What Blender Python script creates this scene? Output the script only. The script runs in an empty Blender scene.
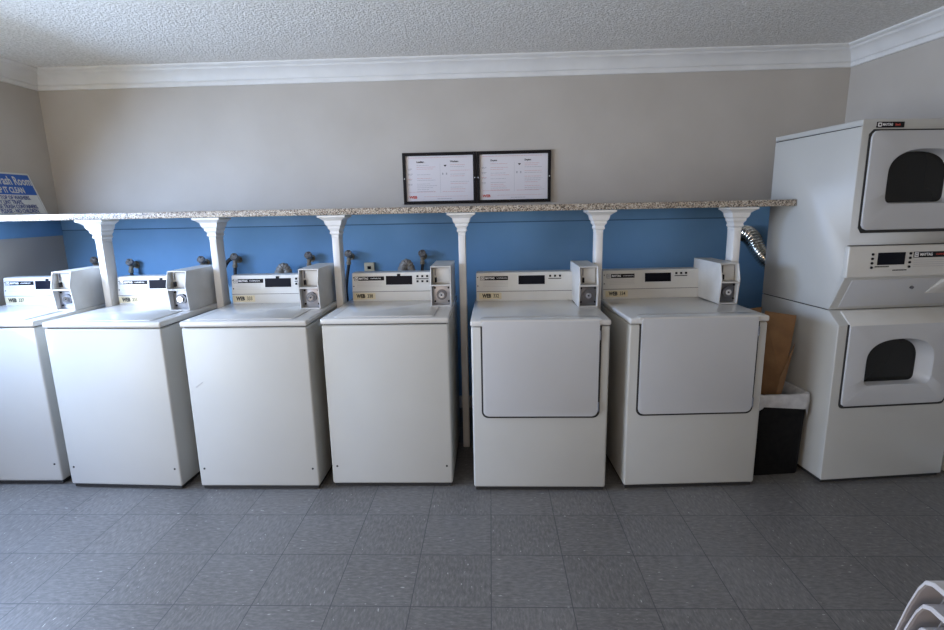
import bpy, bmesh, math, random
from mathutils import Vector, Matrix, noise
random.seed(7)
SC = bpy.context.scene
COL = SC.collection
PI = math.pi

# ------------------------------------------------------------------ materials
def mat(name, color=(.8, .8, .8), rough=.5, metal=0., spec=.5, coat=0.):
    m = bpy.data.materials.new(name); m.use_nodes = True
    b = m.node_tree.nodes['Principled BSDF']
    b.inputs['Base Color'].default_value = (*color, 1)
    b.inputs['Roughness'].default_value = rough
    b.inputs['Metallic'].default_value = metal
    b.inputs['Specular IOR Level'].default_value = spec
    b.inputs['Coat Weight'].default_value = coat
    return m

def N(m, kind, **kw):
    n = m.node_tree.nodes.new(kind)
    for k, v in kw.items():
        if k.startswith('i_'): n.inputs[k[2:].replace('_', ' ')].default_value = v
        else: setattr(n, k, v)
    return n

def L(m, a, b): m.node_tree.links.new(a, b)
def BS(m): return m.node_tree.nodes['Principled BSDF']

def ramp(m, stops, interp='LINEAR'):
    r = N(m, 'ShaderNodeValToRGB'); cr = r.color_ramp; cr.interpolation = interp
    while len(cr.elements) < len(stops): cr.elements.new(.5)
    for e, (p, c) in zip(cr.elements, stops): e.position = p; e.color = (*c, 1)
    return r

def noisy(name, c1, c2, scale, rough=.5, bump=0., bscale=None, detail=4, dist=.01, spec=.5, lo=.35, hi=.65):
    m = mat(name, c1, rough, spec=spec)
    g = N(m, 'ShaderNodeNewGeometry')
    n = N(m, 'ShaderNodeTexNoise'); n.inputs['Scale'].default_value = scale; n.inputs['Detail'].default_value = detail
    L(m, g.outputs['Position'], n.inputs['Vector'])
    r = ramp(m, [(lo, c1), (hi, c2)]); L(m, n.outputs['Fac'], r.inputs['Fac'])
    L(m, r.outputs['Color'], BS(m).inputs['Base Color'])
    if bump:
        n2 = N(m, 'ShaderNodeTexNoise'); n2.inputs['Scale'].default_value = bscale or scale; n2.inputs['Detail'].default_value = detail
        L(m, g.outputs['Position'], n2.inputs['Vector'])
        b = N(m, 'ShaderNodeBump'); b.inputs['Strength'].default_value = bump; b.inputs['Distance'].default_value = dist
        L(m, n2.outputs['Fac'], b.inputs['Height']); L(m, b.outputs['Normal'], BS(m).inputs['Normal'])
    return m

GREY1, GREY2 = (.48, .445, .395), (.525, .49, .44)
BLUE1, BLUE2 = (.17, .36, .60), (.20, .40, .66)

def wall_material(name, two_tone):
    m = mat(name, GREY1, .75, spec=.25)
    g = N(m, 'ShaderNodeNewGeometry')
    n = N(m, 'ShaderNodeTexNoise', i_Scale=3., i_Detail=6.); L(m, g.outputs['Position'], n.inputs['Vector'])
    r = ramp(m, [(.3, GREY1), (.7, GREY2)]); L(m, n.outputs['Fac'], r.inputs['Fac'])
    out = r.outputs['Color']
    if two_tone:                                        # painted blue below the counter
        r2 = ramp(m, [(.3, BLUE1), (.7, BLUE2)]); L(m, n.outputs['Fac'], r2.inputs['Fac'])
        s = N(m, 'ShaderNodeSeparateXYZ'); L(m, g.outputs['Position'], s.inputs[0])
        lt = N(m, 'ShaderNodeMath', operation='LESS_THAN'); lt.inputs[1].default_value = 1.46
        L(m, s.outputs['Z'], lt.inputs[0])
        mx = N(m, 'ShaderNodeMix', data_type='RGBA'); L(m, lt.outputs[0], mx.inputs['Factor'])
        L(m, out, mx.inputs['A']); L(m, r2.outputs['Color'], mx.inputs['B']); out = mx.outputs['Result']
    L(m, out, BS(m).inputs['Base Color'])
    n2 = N(m, 'ShaderNodeTexNoise', i_Scale=260., i_Detail=2.); L(m, g.outputs['Position'], n2.inputs['Vector'])
    b = N(m, 'ShaderNodeBump', i_Strength=.25, i_Distance=.002)
    L(m, n2.outputs['Fac'], b.inputs['Height']); L(m, b.outputs['Normal'], BS(m).inputs['Normal'])
    return m

def floor_material():
    m = mat('vinyl_tile', (.1, .11, .12), .42, spec=.4)
    T = .3048
    g = N(m, 'ShaderNodeNewGeometry')
    s = N(m, 'ShaderNodeSeparateXYZ'); L(m, g.outputs['Position'], s.inputs[0])
    def tile(o, off):
        a = N(m, 'ShaderNodeMath', operation='SUBTRACT'); L(m, s.outputs[o], a.inputs[0]); a.inputs[1].default_value = off
        d = N(m, 'ShaderNodeMath', operation='DIVIDE'); L(m, a.outputs[0], d.inputs[0]); d.inputs[1].default_value = T
        f = N(m, 'ShaderNodeMath', operation='FLOOR'); L(m, d.outputs[0], f.inputs[0])
        fr = N(m, 'ShaderNodeMath', operation='FRACT'); L(m, d.outputs[0], fr.inputs[0])
        c = N(m, 'ShaderNodeMath', operation='SUBTRACT'); L(m, fr.outputs[0], c.inputs[0]); c.inputs[1].default_value = .5
        ab = N(m, 'ShaderNodeMath', operation='ABSOLUTE'); L(m, c.outputs[0], ab.inputs[0])
        return f.outputs[0], ab.outputs[0]
    fx, ax = tile('X', -.0145 - 20*T); fy, ay = tile('Y', 2.3463 - 20*T)
    mxx = N(m, 'ShaderNodeMath', operation='MAXIMUM'); L(m, ax, mxx.inputs[0]); L(m, ay, mxx.inputs[1])
    joint = N(m, 'ShaderNodeMath', operation='GREATER_THAN'); L(m, mxx.outputs[0], joint.inputs[0]); joint.inputs[1].default_value = .4945
    cv = N(m, 'ShaderNodeCombineXYZ'); L(m, fx, cv.inputs[0]); L(m, fy, cv.inputs[1])
    wn = N(m, 'ShaderNodeTexWhiteNoise', noise_dimensions='3D'); L(m, cv.outputs[0], wn.inputs['Vector'])
    # streaks run one way or the other by tile parity
    ad = N(m, 'ShaderNodeMath', operation='ADD'); L(m, fx, ad.inputs[0]); L(m, fy, ad.inputs[1])
    md = N(m, 'ShaderNodeMath', operation='PINGPONG'); L(m, ad.outputs[0], md.inputs[0]); md.inputs[1].default_value = 1.
    def streak(sx, sy, sc, det=5.):
        mp = N(m, 'ShaderNodeMapping'); mp.inputs['Scale'].default_value = (sx, sy, 1)
        L(m, g.outputs['Position'], mp.inputs['Vector'])
        n = N(m, 'ShaderNodeTexNoise', i_Scale=sc, i_Detail=det, i_Roughness=.65); L(m, mp.outputs[0], n.inputs['Vector']); return n.outputs['Fac']
    a, b = streak(1, 3.2, 30.), streak(3.2, 1, 30.)
    mx = N(m, 'ShaderNodeMix', data_type='FLOAT'); L(m, md.outputs[0], mx.inputs['Factor']); L(m, a, mx.inputs['A']); L(m, b, mx.inputs['B'])
    r = ramp(m, [(.28, (.080, .076, .072)), (.5, (.128, .121, .114)), (.68, (.186, .176, .164)), (.78, (.32, .32, .31))])
    L(m, mx.outputs['Result'], r.inputs['Fac'])
    hs = N(m, 'ShaderNodeHueSaturation'); L(m, r.outputs['Color'], hs.inputs['Color'])
    mr = N(m, 'ShaderNodeMapRange'); mr.inputs['To Min'].default_value = .93; mr.inputs['To Max'].default_value = 1.06
    L(m, wn.outputs['Value'], mr.inputs['Value']); L(m, mr.outputs[0], hs.inputs['Value'])
    # scattered pale chips
    a2, b2 = streak(1, 3, 34., 1.), streak(3, 1, 34., 1.)
    mx2 = N(m, 'ShaderNodeMix', data_type='FLOAT'); L(m, md.outputs[0], mx2.inputs['Factor']); L(m, a2, mx2.inputs['A']); L(m, b2, mx2.inputs['B'])
    r2 = ramp(m, [(.715, (0, 0, 0)), (.765, (.6, .6, .6))]); L(m, mx2.outputs['Result'], r2.inputs['Fac'])
    ch = N(m, 'ShaderNodeMix', data_type='RGBA'); L(m, r2.outputs['Color'], ch.inputs['Factor'])
    L(m, hs.outputs['Color'], ch.inputs['A']); ch.inputs['B'].default_value = (.55, .55, .5, 1)
    # worn, dusty patches
    n3 = N(m, 'ShaderNodeTexNoise', i_Scale=1.6, i_Detail=4.); L(m, g.outputs['Position'], n3.inputs['Vector'])
    r3 = ramp(m, [(.42, (0, 0, 0)), (.75, (.28, .28, .28))]); L(m, n3.outputs['Fac'], r3.inputs['Fac'])
    du = N(m, 'ShaderNodeMix', data_type='RGBA'); L(m, r3.outputs['Color'], du.inputs['Factor'])
    L(m, ch.outputs['Result'], du.inputs['A']); du.inputs['B'].default_value = (.19, .19, .185, 1)
    jm = N(m, 'ShaderNodeMix', data_type='RGBA'); L(m, joint.outputs[0], jm.inputs['Factor'])
    L(m, du.outputs['Result'], jm.inputs['A']); jm.inputs['B'].default_value = (.05, .052, .055, 1)
    L(m, jm.outputs['Result'], BS(m).inputs['Base Color'])
    rr = ramp(m, [(.3, (.34, .34, .34)), (.7, (.52, .52, .52))]); L(m, n3.outputs['Fac'], rr.inputs['Fac'])
    L(m, rr.outputs['Color'], BS(m).inputs['Roughness'])
    return m

def popcorn_material():
    m = mat('popcorn_ceiling', (.62, .61, .57), .9, spec=.15)
    g = N(m, 'ShaderNodeNewGeometry')
    v = N(m, 'ShaderNodeTexNoise', i_Scale=78., i_Detail=3., i_Roughness=.6); L(m, g.outputs['Position'], v.inputs['Vector'])
    r = ramp(m, [(.36, (.74, .72, .67)), (.62, (.93, .91, .87))]); L(m, v.outputs['Fac'], r.inputs['Fac'])
    L(m, r.outputs['Color'], BS(m).inputs['Base Color'])
    b = N(m, 'ShaderNodeBump', i_Strength=1., i_Distance=.014)
    L(m, v.outputs['Fac'], b.inputs['Height']); L(m, b.outputs['Normal'], BS(m).inputs['Normal'])
    return m

def granite_material():
    m = mat('speckled_laminate', (.4, .38, .33), .35)
    g = N(m, 'ShaderNodeNewGeometry')
    v = N(m, 'ShaderNodeTexVoronoi', i_Scale=200.); L(m, g.outputs['Position'], v.inputs['Vector'])
    s = N(m, 'ShaderNodeSeparateXYZ'); L(m, v.outputs['Color'], s.inputs[0])
    r = ramp(m, [(0, (.05, .04, .03)), (.20, (.22, .17, .13)), (.42, (.36, .30, .23)), (.68, (.45, .39, .31)), (.88, (.58, .54, .46))], 'CONSTANT')
    L(m, s.outputs['X'], r.inputs['Fac']); L(m, r.outputs['Color'], BS(m).inputs['Base Color'])
    return m

M_WALL_B, M_WALL = wall_material('grey_and_blue_paint', True), wall_material('grey_paint', False)
M_FLOOR, M_CEIL, M_GRAN = floor_material(), popcorn_material(), granite_material()
M_TRIM = noisy('white_trim_paint', (.74, .74, .72), (.80, .80, .78), 6, .45)
M_BLUE = noisy('blue_board_paint', BLUE1, BLUE2, 5, .6)
M_JOINT_SHADOW = mat('joint_shadow_blue', (.06, .15, .27), .8)  # darker blue standing in for the shadow below the ledger board
M_POST = noisy('white_post_paint', (.72, .70, .66), (.78, .76, .72), 9, .5)
M_BODY = noisy('warm_white_enamel', (.455, .455, .43), (.49, .49, .46), 3, .38, lo=.2, hi=.8)
M_TOP = noisy('glossy_white_enamel', (.56, .55, .52), (.59, .58, .55), 3, .16, lo=.2, hi=.8)
M_DOORW = noisy('cool_white_enamel', (.48, .49, .50), (.515, .525, .535), 3, .4, lo=.2, hi=.8)
M_CONS = noisy('console_enamel', (.58, .57, .53), (.62, .61, .57), 5, .28)
M_FACE = mat('console_overlay', (.60, .60, .58), .3)
M_GAP = mat('dark_gap', (.02, .02, .02), .7)
M_BLACK = mat('black_plastic', (.010, .010, .012), .45, spec=.12)
M_SCREEN = mat('display_window', (.006, .007, .012), .35, spec=.08)
M_INK = mat('black_ink', (.02, .02, .02), .6)
M_WHITEINK = mat('white_ink', (.8, .8, .8), .5)
M_RED = mat('red_ink', (.55, .07, .05), .6)
M_PINK = mat('faded_red_ink', (.62, .36, .34), .7)
M_GREYINK = mat('grey_ink', (.40, .39, .40), .7)
M_STICK = noisy('cream_sticker', (.62, .55, .36), (.68, .61, .42), 30, .5)
M_COIN = noisy('coin_box_enamel', (.54, .53, .50), (.60, .59, .56), 12, .35)
M_STEEL = mat('brushed_steel', (.42, .43, .46), .42, .9)
M_CHROME = mat('chrome', (.75, .75, .76), .12, 1.)
M_DSTEEL = mat('dull_lock_metal', (.16, .165, .18), .45, .8)
M_BRASS = noisy('tarnished_brass', (.20, .17, .12), (.32, .28, .20), 60, .45)
M_PVC = noisy('grey_drain_hose', (.30, .28, .25), (.42, .40, .36), 40, .5)
M_FOIL = mat('aluminium_foil_duct', (.80, .78, .72), .2, 1.)
M_RUBBER = mat('black_rubber_hose', (.018, .018, .022), .45)
M_CARD = noisy('brown_cardboard', (.22, .12, .055), (.28, .155, .07), 14, .8)
M_BINP = noisy('black_bin_plastic', (.006, .006, .007), (.010, .010, .010), 40, .6, spec=.15)
M_BAG = noisy('white_bag_film', (.45, .46, .48), (.60, .61, .62), 18, .35, bump=.5, bscale=30, dist=.01)
M_GLASSD = mat('dark_door_glass', (.010, .010, .009), .2, spec=.25)
M_RESIN = noisy('white_resin', (.42, .40, .40), (.47, .45, .45), 20, .5)
M_SIGNB = mat('sign_blue', (.012, .10, .42), .4)
M_SIGNW = mat('sign_white', (.60, .62, .60), .4)
M_NAVY = mat('sign_navy_ink', (.02, .05, .22), .5)
M_PAPER = mat('notice_paper', (.72, .69, .70), .6)
M_FRAME = mat('black_frame', (.008, .007, .008), .55, spec=.2)
M_RUST = noisy('rusty_floor_flange', (.25, .09, .03), (.38, .18, .08), 60, .8)
M_GREEN = mat('clear_pane', (.9, .95, .95), .02)
M_VALVE = noisy('dull_valve_handle', (.16, .155, .15), (.30, .29, .27), 70, .4)
BS(M_GREEN).inputs['Transmission Weight'].default_value = 1.

# ------------------------------------------------------------------ mesh tools
class MB:
    def __init__(s): s.bm = bmesh.new(); s.mats = []
    def mi(s, m):
        if m not in s.mats: s.mats.append(m)
        return s.mats.index(m)
    def _tag(s, faces, m):
        i = s.mi(m)
        for f in faces: f.material_index = i
    def box(s, a, b, m, bev=0., seg=2, rot=None, about=None):
        x0, y0, z0 = a; x1, y1, z1 = b
        P = [(x0, y0, z0), (x1, y0, z0), (x1, y1, z0), (x0, y1, z0), (x0, y0, z1), (x1, y0, z1), (x1, y1, z1), (x0, y1, z1)]
        return s.hexa(P, m, bev, seg, rot, about)
    def hexa(s, P, m, bev=0., seg=2, rot=None, about=None):
        v = [s.bm.verts.new(p) for p in P]
        F = [(0, 3, 2, 1), (4, 5, 6, 7), (0, 1, 5, 4), (1, 2, 6, 5), (2, 3, 7, 6), (3, 0, 4, 7)]
        f = [s.bm.faces.new([v[i] for i in q]) for q in F]
        s._tag(f, m)
        if bev:
            e = list({e for q in f for e in q.edges})
            r = bmesh.ops.bevel(s.bm, geom=e, offset=bev, segments=seg, affect='EDGES', profile=.5)
            s._tag(r['faces'], m)
            v = list({x for q in r['faces'] for x in q.verts} | {x for x in v if x.is_valid})
        if rot is not None:
            c = Vector(about or P[0])
            for x in v: x.co = rot @ (x.co - c) + c
        return v
    def prism(s, poly, axis, lo, hi, m, bev=0., seg=2):
        """poly of 2D points extruded along axis ('x','y','z')."""
        def P(p, h):
            if axis == 'x': return (h, p[0], p[1])
            if axis == 'y': return (p[0], h, p[1])
            return (p[0], p[1], h)
        A = [s.bm.verts.new(P(p, lo)) for p in poly]; B = [s.bm.verts.new(P(p, hi)) for p in poly]
        n = len(poly)
        fs = [s.bm.faces.new(A), s.bm.faces.new(B[::-1])]
        for i in range(n): fs.append(s.bm.faces.new([A[i], B[i], B[(i+1) % n], A[(i+1) % n]]))
        s._tag(fs, m)
        if bev:
            e = list({e for q in fs[:2] for e in q.edges})
            r = bmesh.ops.bevel(s.bm, geom=e, offset=bev, segments=seg, affect='EDGES', profile=.5)
            s._tag(r['faces'], m)
    def rings(s, rings, m, closed=True, cap=True):
        R = [[s.bm.verts.new(p) for p in r] for r in rings]; fs = []
        for a, b in zip(R, R[1:]):
            n = len(a)
            for i in range(n if closed else n-1): fs.append(s.bm.faces.new([a[i], a[(i+1) % n], b[(i+1) % n], b[i]]))
        if cap: fs += [s.bm.faces.new(R[0][::-1]), s.bm.faces.new(R[-1])]
        s._tag(fs, m)
    def tube(s, path, r, m, n=12, cap=True):
        path = [Vector(p) for p in path]; rs = r if isinstance(r, (list, tuple)) else [r]*len(path)
        t0 = (path[1]-path[0]).normalized(); up = Vector((0, 0, 1)) if abs(t0.z) < .9 else Vector((1, 0, 0))
        u = t0.cross(up).normalized(); rr = []
        for i, p in enumerate(path):
            t = (path[min(i+1, len(path)-1)] - path[max(i-1, 0)]).normalized()
            u = (u - t*u.dot(t)).normalized(); w = t.cross(u)
            rr.append([p + (u*math.cos(2*PI*k/n) + w*math.sin(2*PI*k/n))*rs[i] for k in range(n)])
        s.rings(rr, m, cap=cap)
    def cyl(s, a, b, r, m, n=20): s.tube([a, b], r, m, n)
    def ring_plate(s, outer, inner, y0, y1, m, n=96):
        """flat plate in the XZ plane at y0 between two outlines; inner may sit deeper (y1)."""
        A = [s.bm.verts.new((p[0], y0, p[1])) for p in outer]; B = [s.bm.verts.new((p[0], y1, p[1])) for p in inner]
        fs = [s.bm.faces.new([A[i], A[(i+1) % n], B[(i+1) % n], B[i]]) for i in range(n)]
        s._tag(fs, m)
    def text(s, txt, size, M, m, ext=.0004, align='CENTER', bold=0., sx=1.):
        c = bpy.data.curves.new('lettering', 'FONT'); c.body = txt; c.size = size; c.extrude = ext; c.align_x = align
        c.align_y = 'CENTER'; c.offset = bold; c.resolution_u = 2
        o = bpy.data.objects.new('lettering', c); COL.objects.link(o)
        bpy.context.view_layer.update()
        me = bpy.data.meshes.new_from_object(o.evaluated_get(bpy.context.evaluated_depsgraph_get()))
        bpy.data.objects.remove(o); bpy.data.curves.remove(c)
        me.transform(M @ Matrix.Diagonal((sx, 1, 1, 1)))
        k = len(s.bm.faces); s.bm.from_mesh(me); bpy.data.meshes.remove(me); s.bm.faces.ensure_lookup_table()
        s._tag(s.bm.faces[k:], m)
    def build(s, name, parent=None, shift=(0, 0, 0), smooth=35, M=None):
        bmesh.ops.recalc_face_normals(s.bm, faces=s.bm.faces)
        me = bpy.data.meshes.new(name)
        if any(shift): bmesh.ops.translate(s.bm, verts=s.bm.verts, vec=shift)
        if M is not None: bmesh.ops.transform(s.bm, matrix=M, verts=s.bm.verts)
        s.bm.to_mesh(me); s.bm.free()
        for m in s.mats: me.materials.append(m)
        if smooth:
            for p in me.polygons: p.use_smooth = True
            me.set_sharp_from_angle(angle=math.radians(smooth))
        o = bpy.data.objects.new(name, me); COL.objects.link(o)
        if parent: o.parent = parent
        return o

def tag(o, label, cat, group=None, kind=None):
    o['label'] = label; o['category'] = cat
    if group: o['group'] = group
    if kind: o['kind'] = kind
    return o
def thing(name, label, cat, loc=(0, 0, 0), rz=0, group=None):
    o = bpy.data.objects.new(name, None); COL.objects.link(o); o.empty_display_size = .1
    o.location = loc; o.rotation_euler = (0, 0, rz)
    return tag(o, label, cat, group)
def structure(o): o['kind'] = 'structure'; return o

def rrect(x0, z0, x1, z1, r, n=6, corners=(1, 1, 1, 1)):
    """rounded rectangle, counter-clockwise from bottom-left; corners bl, br, tr, tl."""
    out = []
    for k, (cx, cz, a) in enumerate(((x0, z0, PI), (x1, z0, 1.5*PI), (x1, z1, 0), (x0, z1, .5*PI))):
        rr = r*corners[k]
        if rr <= 0: out.append((cx, cz)); continue
        sx = 1 if cx == x0 else -1; sz = 1 if cz == z0 else -1
        for i in range(n+1):
            t = a + .5*PI*i/n
            out.append((cx + sx*rr + rr*math.cos(t), cz + sz*rr + rr*math.sin(t)))
    return out
def sample(poly, c, n=96):
    """points where rays from c meet the polygon."""
    out = []
    for k in range(n):
        a = 2*PI*k/n; dx, dz = math.cos(a), math.sin(a); best = None
        for i in range(len(poly)):
            (x1, z1), (x2, z2) = poly[i], poly[(i+1) % len(poly)]
            ex, ez = x2-x1, z2-z1; den = dx*ez - dz*ex
            if abs(den) < 1e-12: continue
            t = ((x1-c[0])*ez - (z1-c[1])*ex)/den; q = ((x1-c[0])*dz - (z1-c[1])*dx)/den
            if t > 0 and -1e-9 <= q <= 1+1e-9 and (best is None or t > best): best = t
        out.append((c[0]+dx*best, c[1]+dz*best))
    return out
def arch(x0, z0, x1, zs, zt, r=.03, n=28):
    """flat-bottomed opening with rounded bottom corners and an elliptic top."""
    pts = []
    for i in range(7): t = PI + .5*PI*i/6; pts.append((x0+r+r*math.cos(t), z0+r+r*math.sin(t)))
    for i in range(7): t = 1.5*PI + .5*PI*i/6; pts.append((x1-r+r*math.cos(t), z0+r+r*math.sin(t)))
    cx = (x0+x1)/2; ra = (x1-x0)/2; rb = zt-zs
    for i in range(n+1):
        t = PI*i/n; e = .82
        c_, s_ = math.cos(t), math.sin(t)
        pts.append((cx + ra*math.copysign(abs(c_)**e, c_), zs + rb*abs(s_)**e))
    return pts
FRONT = Matrix(((1, 0, 0, 0), (0, 0, -1, 0), (0, 1, 0, 0), (0, 0, 0, 1)))        # text plane XY -> faces -Y
def front(x, y, z, rz=0.): return Matrix.Translation((x, y, z)) @ FRONT @ Matrix.Rotation(rz, 4, 'Z')

def cut(o, fn):
    c = MB(); fn(c); co_ = c.build('cutter', o.parent, CUT_SHIFT, smooth=0)
    md = o.modifiers.new('cut', 'BOOLEAN'); md.object = co_; md.solver = 'EXACT'
    bpy.context.view_layer.update()
    me = bpy.data.meshes.new_from_object(o.evaluated_get(bpy.context.evaluated_depsgraph_get()))
    o.modifiers.clear(); o.data = me; bpy.data.objects.remove(co_)
CUT_SHIFT = (0, 0, 0)
# ------------------------------------------------------------------ room
XL, YB, YF, ZC = -3.10, 3.787, -1.70, 2.44
RA = .13                                                      # the right wall is a little out of square
XR0, XR1 = 2.36, 2.36 + RA*(YB-YF)
def xr(y): return XR0 + RA*(YB-y)
TH = .12
b = MB(); b.prism([(XL-TH, YF-TH), (XR1+TH, YF-TH), (XR0+TH, YB+TH), (XL-TH, YB+TH)], 'z', -.08, 0, M_FLOOR); structure(b.build('floor', smooth=0))
b = MB(); b.prism([(XL-TH, YF-TH), (XR1+TH, YF-TH), (XR0+TH, YB+TH), (XL-TH, YB+TH)], 'z', ZC, ZC+.1, M_CEIL); structure(b.build('ceiling', smooth=0))
b = MB(); b.box((XL-TH, YB, 0), (XR0+TH, YB+TH, ZC), M_WALL_B); structure(b.build('wall_back', smooth=0))
b = MB(); b.prism([(XR0, YB), (XR1, YF), (XR1+TH, YF), (XR0+TH, YB)], 'z', 0, ZC, M_WALL); structure(b.build('wall_right', smooth=0))
# left wall with a window and a glazed door, both left of what the photo shows
W1 = (1.72, 2.86, 1.22, 1.99)       # y0 y1 z0 z1
D1 = (-.30, 1.50, 0.0, 2.08)
b = MB()
for y0, y1, z0, z1 in ((YF, D1[0], 0, ZC), (D1[0], D1[1], D1[3], ZC), (D1[1], W1[0], 0, ZC), (W1[0], W1[1], 0, W1[2]), (W1[0], W1[1], W1[3], ZC), (W1[1], YB, 0, ZC)):
    b.box((XL-TH, y0, z0), (XL, y1, z1), M_WALL)
structure(b.build('wall_left', smooth=0))
# front wall with a wide window added behind the camera for the fill
W2 = (-2.6, .2, .95, 2.1)
b = MB()
for x0, x1, z0, z1 in ((XL-TH, W2[0], 0, ZC), (W2[0], W2[1], 0, W2[2]), (W2[0], W2[1], W2[3], ZC), (W2[1], XR1+TH, 0, ZC)):
    b.box((x0, YF-TH, z0), (x1, YF, z1), M_WALL)
structure(b.build('wall_front', smooth=0))
def opening_frame(name, axis, c, a0, a1, z0, z1, bars):
    b = MB(); t = .045
    def bx(p0, p1, q0, q1):
        if axis == 'x': b.box((c-.02, p0, q0), (c+.03, p1, q1), M_TRIM, .004)
        else: b.box((p0, c-.02, q0), (p1, c+.03, q1), M_TRIM, .004)
    bx(a0, a0+t, z0, z1); bx(a1-t, a1, z0, z1); bx(a0+t, a1-t, z0, z0+t); bx(a0+t, a1-t, z1-t, z1)
    for k in range(1, bars+1):
        p = a0 + (a1-a0)*k/(bars+1); bx(p-.015, p+.015, z0+t, z1-t)
    return structure(b.build(name))
opening_frame('window_1', 'x', XL-.07, *W1, 0)
opening_frame('door_1', 'x', XL-.07, D1[0], D1[1], .0, D1[3], 1)
opening_frame('window_2', 'y', YF-.07, *W2, 2)

b = MB(); b.box((-4.6, -9., -.08), (-4.2, .55, 5.2), M_WALL); structure(b.build('sun_blocker', smooth=0))   # unseen block added to keep the sun off all but window_1
# crown mould, mitred at the corners
def inset_corner(o):
    """room corners moved inwards by o: front-left, back-left, back-right, front-right"""
    n = math.sqrt(1+RA*RA)
    def xrr(y): return xr(y) - o*n
    return (XL+o, YF+o), (XL+o, YB-o), (xrr(YB-o), YB-o), (xrr(YF+o), YF+o)
CROWN = [(0, -.122), (.010, -.122), (.014, -.118), (.014, -.098), (.011, -.094), (.016, -.090), (.022, -.088), (.030, -.070), (.045, -.050), (.062, -.036),
         (.078, -.029), (.080, -.024), (.086, -.024), (.086, -.020), (.098, -.016), (.108, -.008), (.110, 0), (0, 0)]
for nm, i, j in (('trim_1', 1, 2), ('trim_2', 0, 1), ('trim_3', 2, 3)):
    b = MB(); A = []; B = []
    for o, dz in CROWN:
        c = inset_corner(o); A.append((*c[i], ZC+dz)); B.append((*c[j], ZC+dz))
    b.rings([A, B], M_TRIM); structure(b.build(nm, smooth=25))
BASE = [(0, 0), (.013, 0), (.013, .075), (.008, .088), (0, .09)]
for nm, i, j in (('baseboard_back', 1, 2), ('baseboard_right', 2, 3)):
    b = MB(); A = []; B = []
    for o, z in BASE:
        c = inset_corner(o); A.append((*c[i], z)); B.append((*c[j], z))
    b.rings([A, B], M_TRIM); structure(b.build(nm, smooth=25))
# blue boards under the counter against the walls
SZ1, SZ0 = 1.482, 1.446
b = MB(); b.box((XL, YB-.019, 1.373), (1.62, YB, SZ0-.001), M_BLUE, .002); b.box((XL, YB-.004, 1.366), (1.62, YB, 1.3735), M_JOINT_SHADOW); structure(b.build('trim_4'))  # the thin lower strip paints the board's shadow line
b = MB(); b.box((XL, 3.06, 1.335), (XL+.019, YB-.02, SZ0-.001), M_BLUE, .002); structure(b.build('trim_5'))

# ------------------------------------------------------------------ counter and posts
MSX, MSY, MSR = 1.7276, 2.6406, .1146
def side_x(y): return MSX - math.tan(MSR)*(y-MSY)
SY = 3.03
b = MB()
b.prism([(XL+.002, SY), (side_x(SY)-.006, SY), (side_x(3.26)-.006, 3.26), (1.60, 3.32), (1.60, YB-.001), (XL+.002, YB-.001)], 'z', SZ0, SZ1, M_GRAN, .004)
tag(b.build('counter'), 'long speckled stone-look counter slab running above all the washers and dryers', 'counter')

CAP = [(0.0, 0.0), (.004, .006), (.010, .010), (.006, .024), (.010, .032), (.018, .040), (.019, .052), (.028, .060), (.034, .074), (.036, .084), (.050, .094), (.062, .101), (.070, .104), (.070, .114)]
def make_post(x0, label, has_foot=True):
    w, d, y0 = .040, .089, 3.10
    t = thing('counter_post', label, 'post', (x0+w/2, y0+d/2, 0), 0, 'white wooden posts under the counter')
    b = MB(); b.box((-w/2, -d/2, 0), (w/2, d/2, SZ0-.130), M_POST, .003); b.build('shaft', t)
    b = MB(); rr = []
    for o, z in [(.0008, -.0135)] + CAP:
        o *= .86
        zz = SZ0 - .116 + z
        rr.append([(-w/2-o, -d/2-o, zz), (w/2+o, -d/2-o, zz), (w/2+o, d/2, zz), (-w/2-o, d/2, zz)])
    # the capital wraps the sides and front only
    b.rings(rr, M_POST); b.build('capital', t, smooth=20)
    return t
posts = [(-2.345, 'white post between the washer in the left corner and the next washer, brightly lit'),
         (-1.655, 'white post between the second and third washers from the left'),
         (-.926, 'white post between the third washer and the washer just left of the dryers'),
         (-.186, 'white post under the notices, between the last washer and the first dryer'),
         (.606, 'white post between the two single dryers'),
         (1.385, 'white post right of the right-hand single dryer, beside the foil duct')]
for x, l in posts: make_post(x, l)

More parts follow.
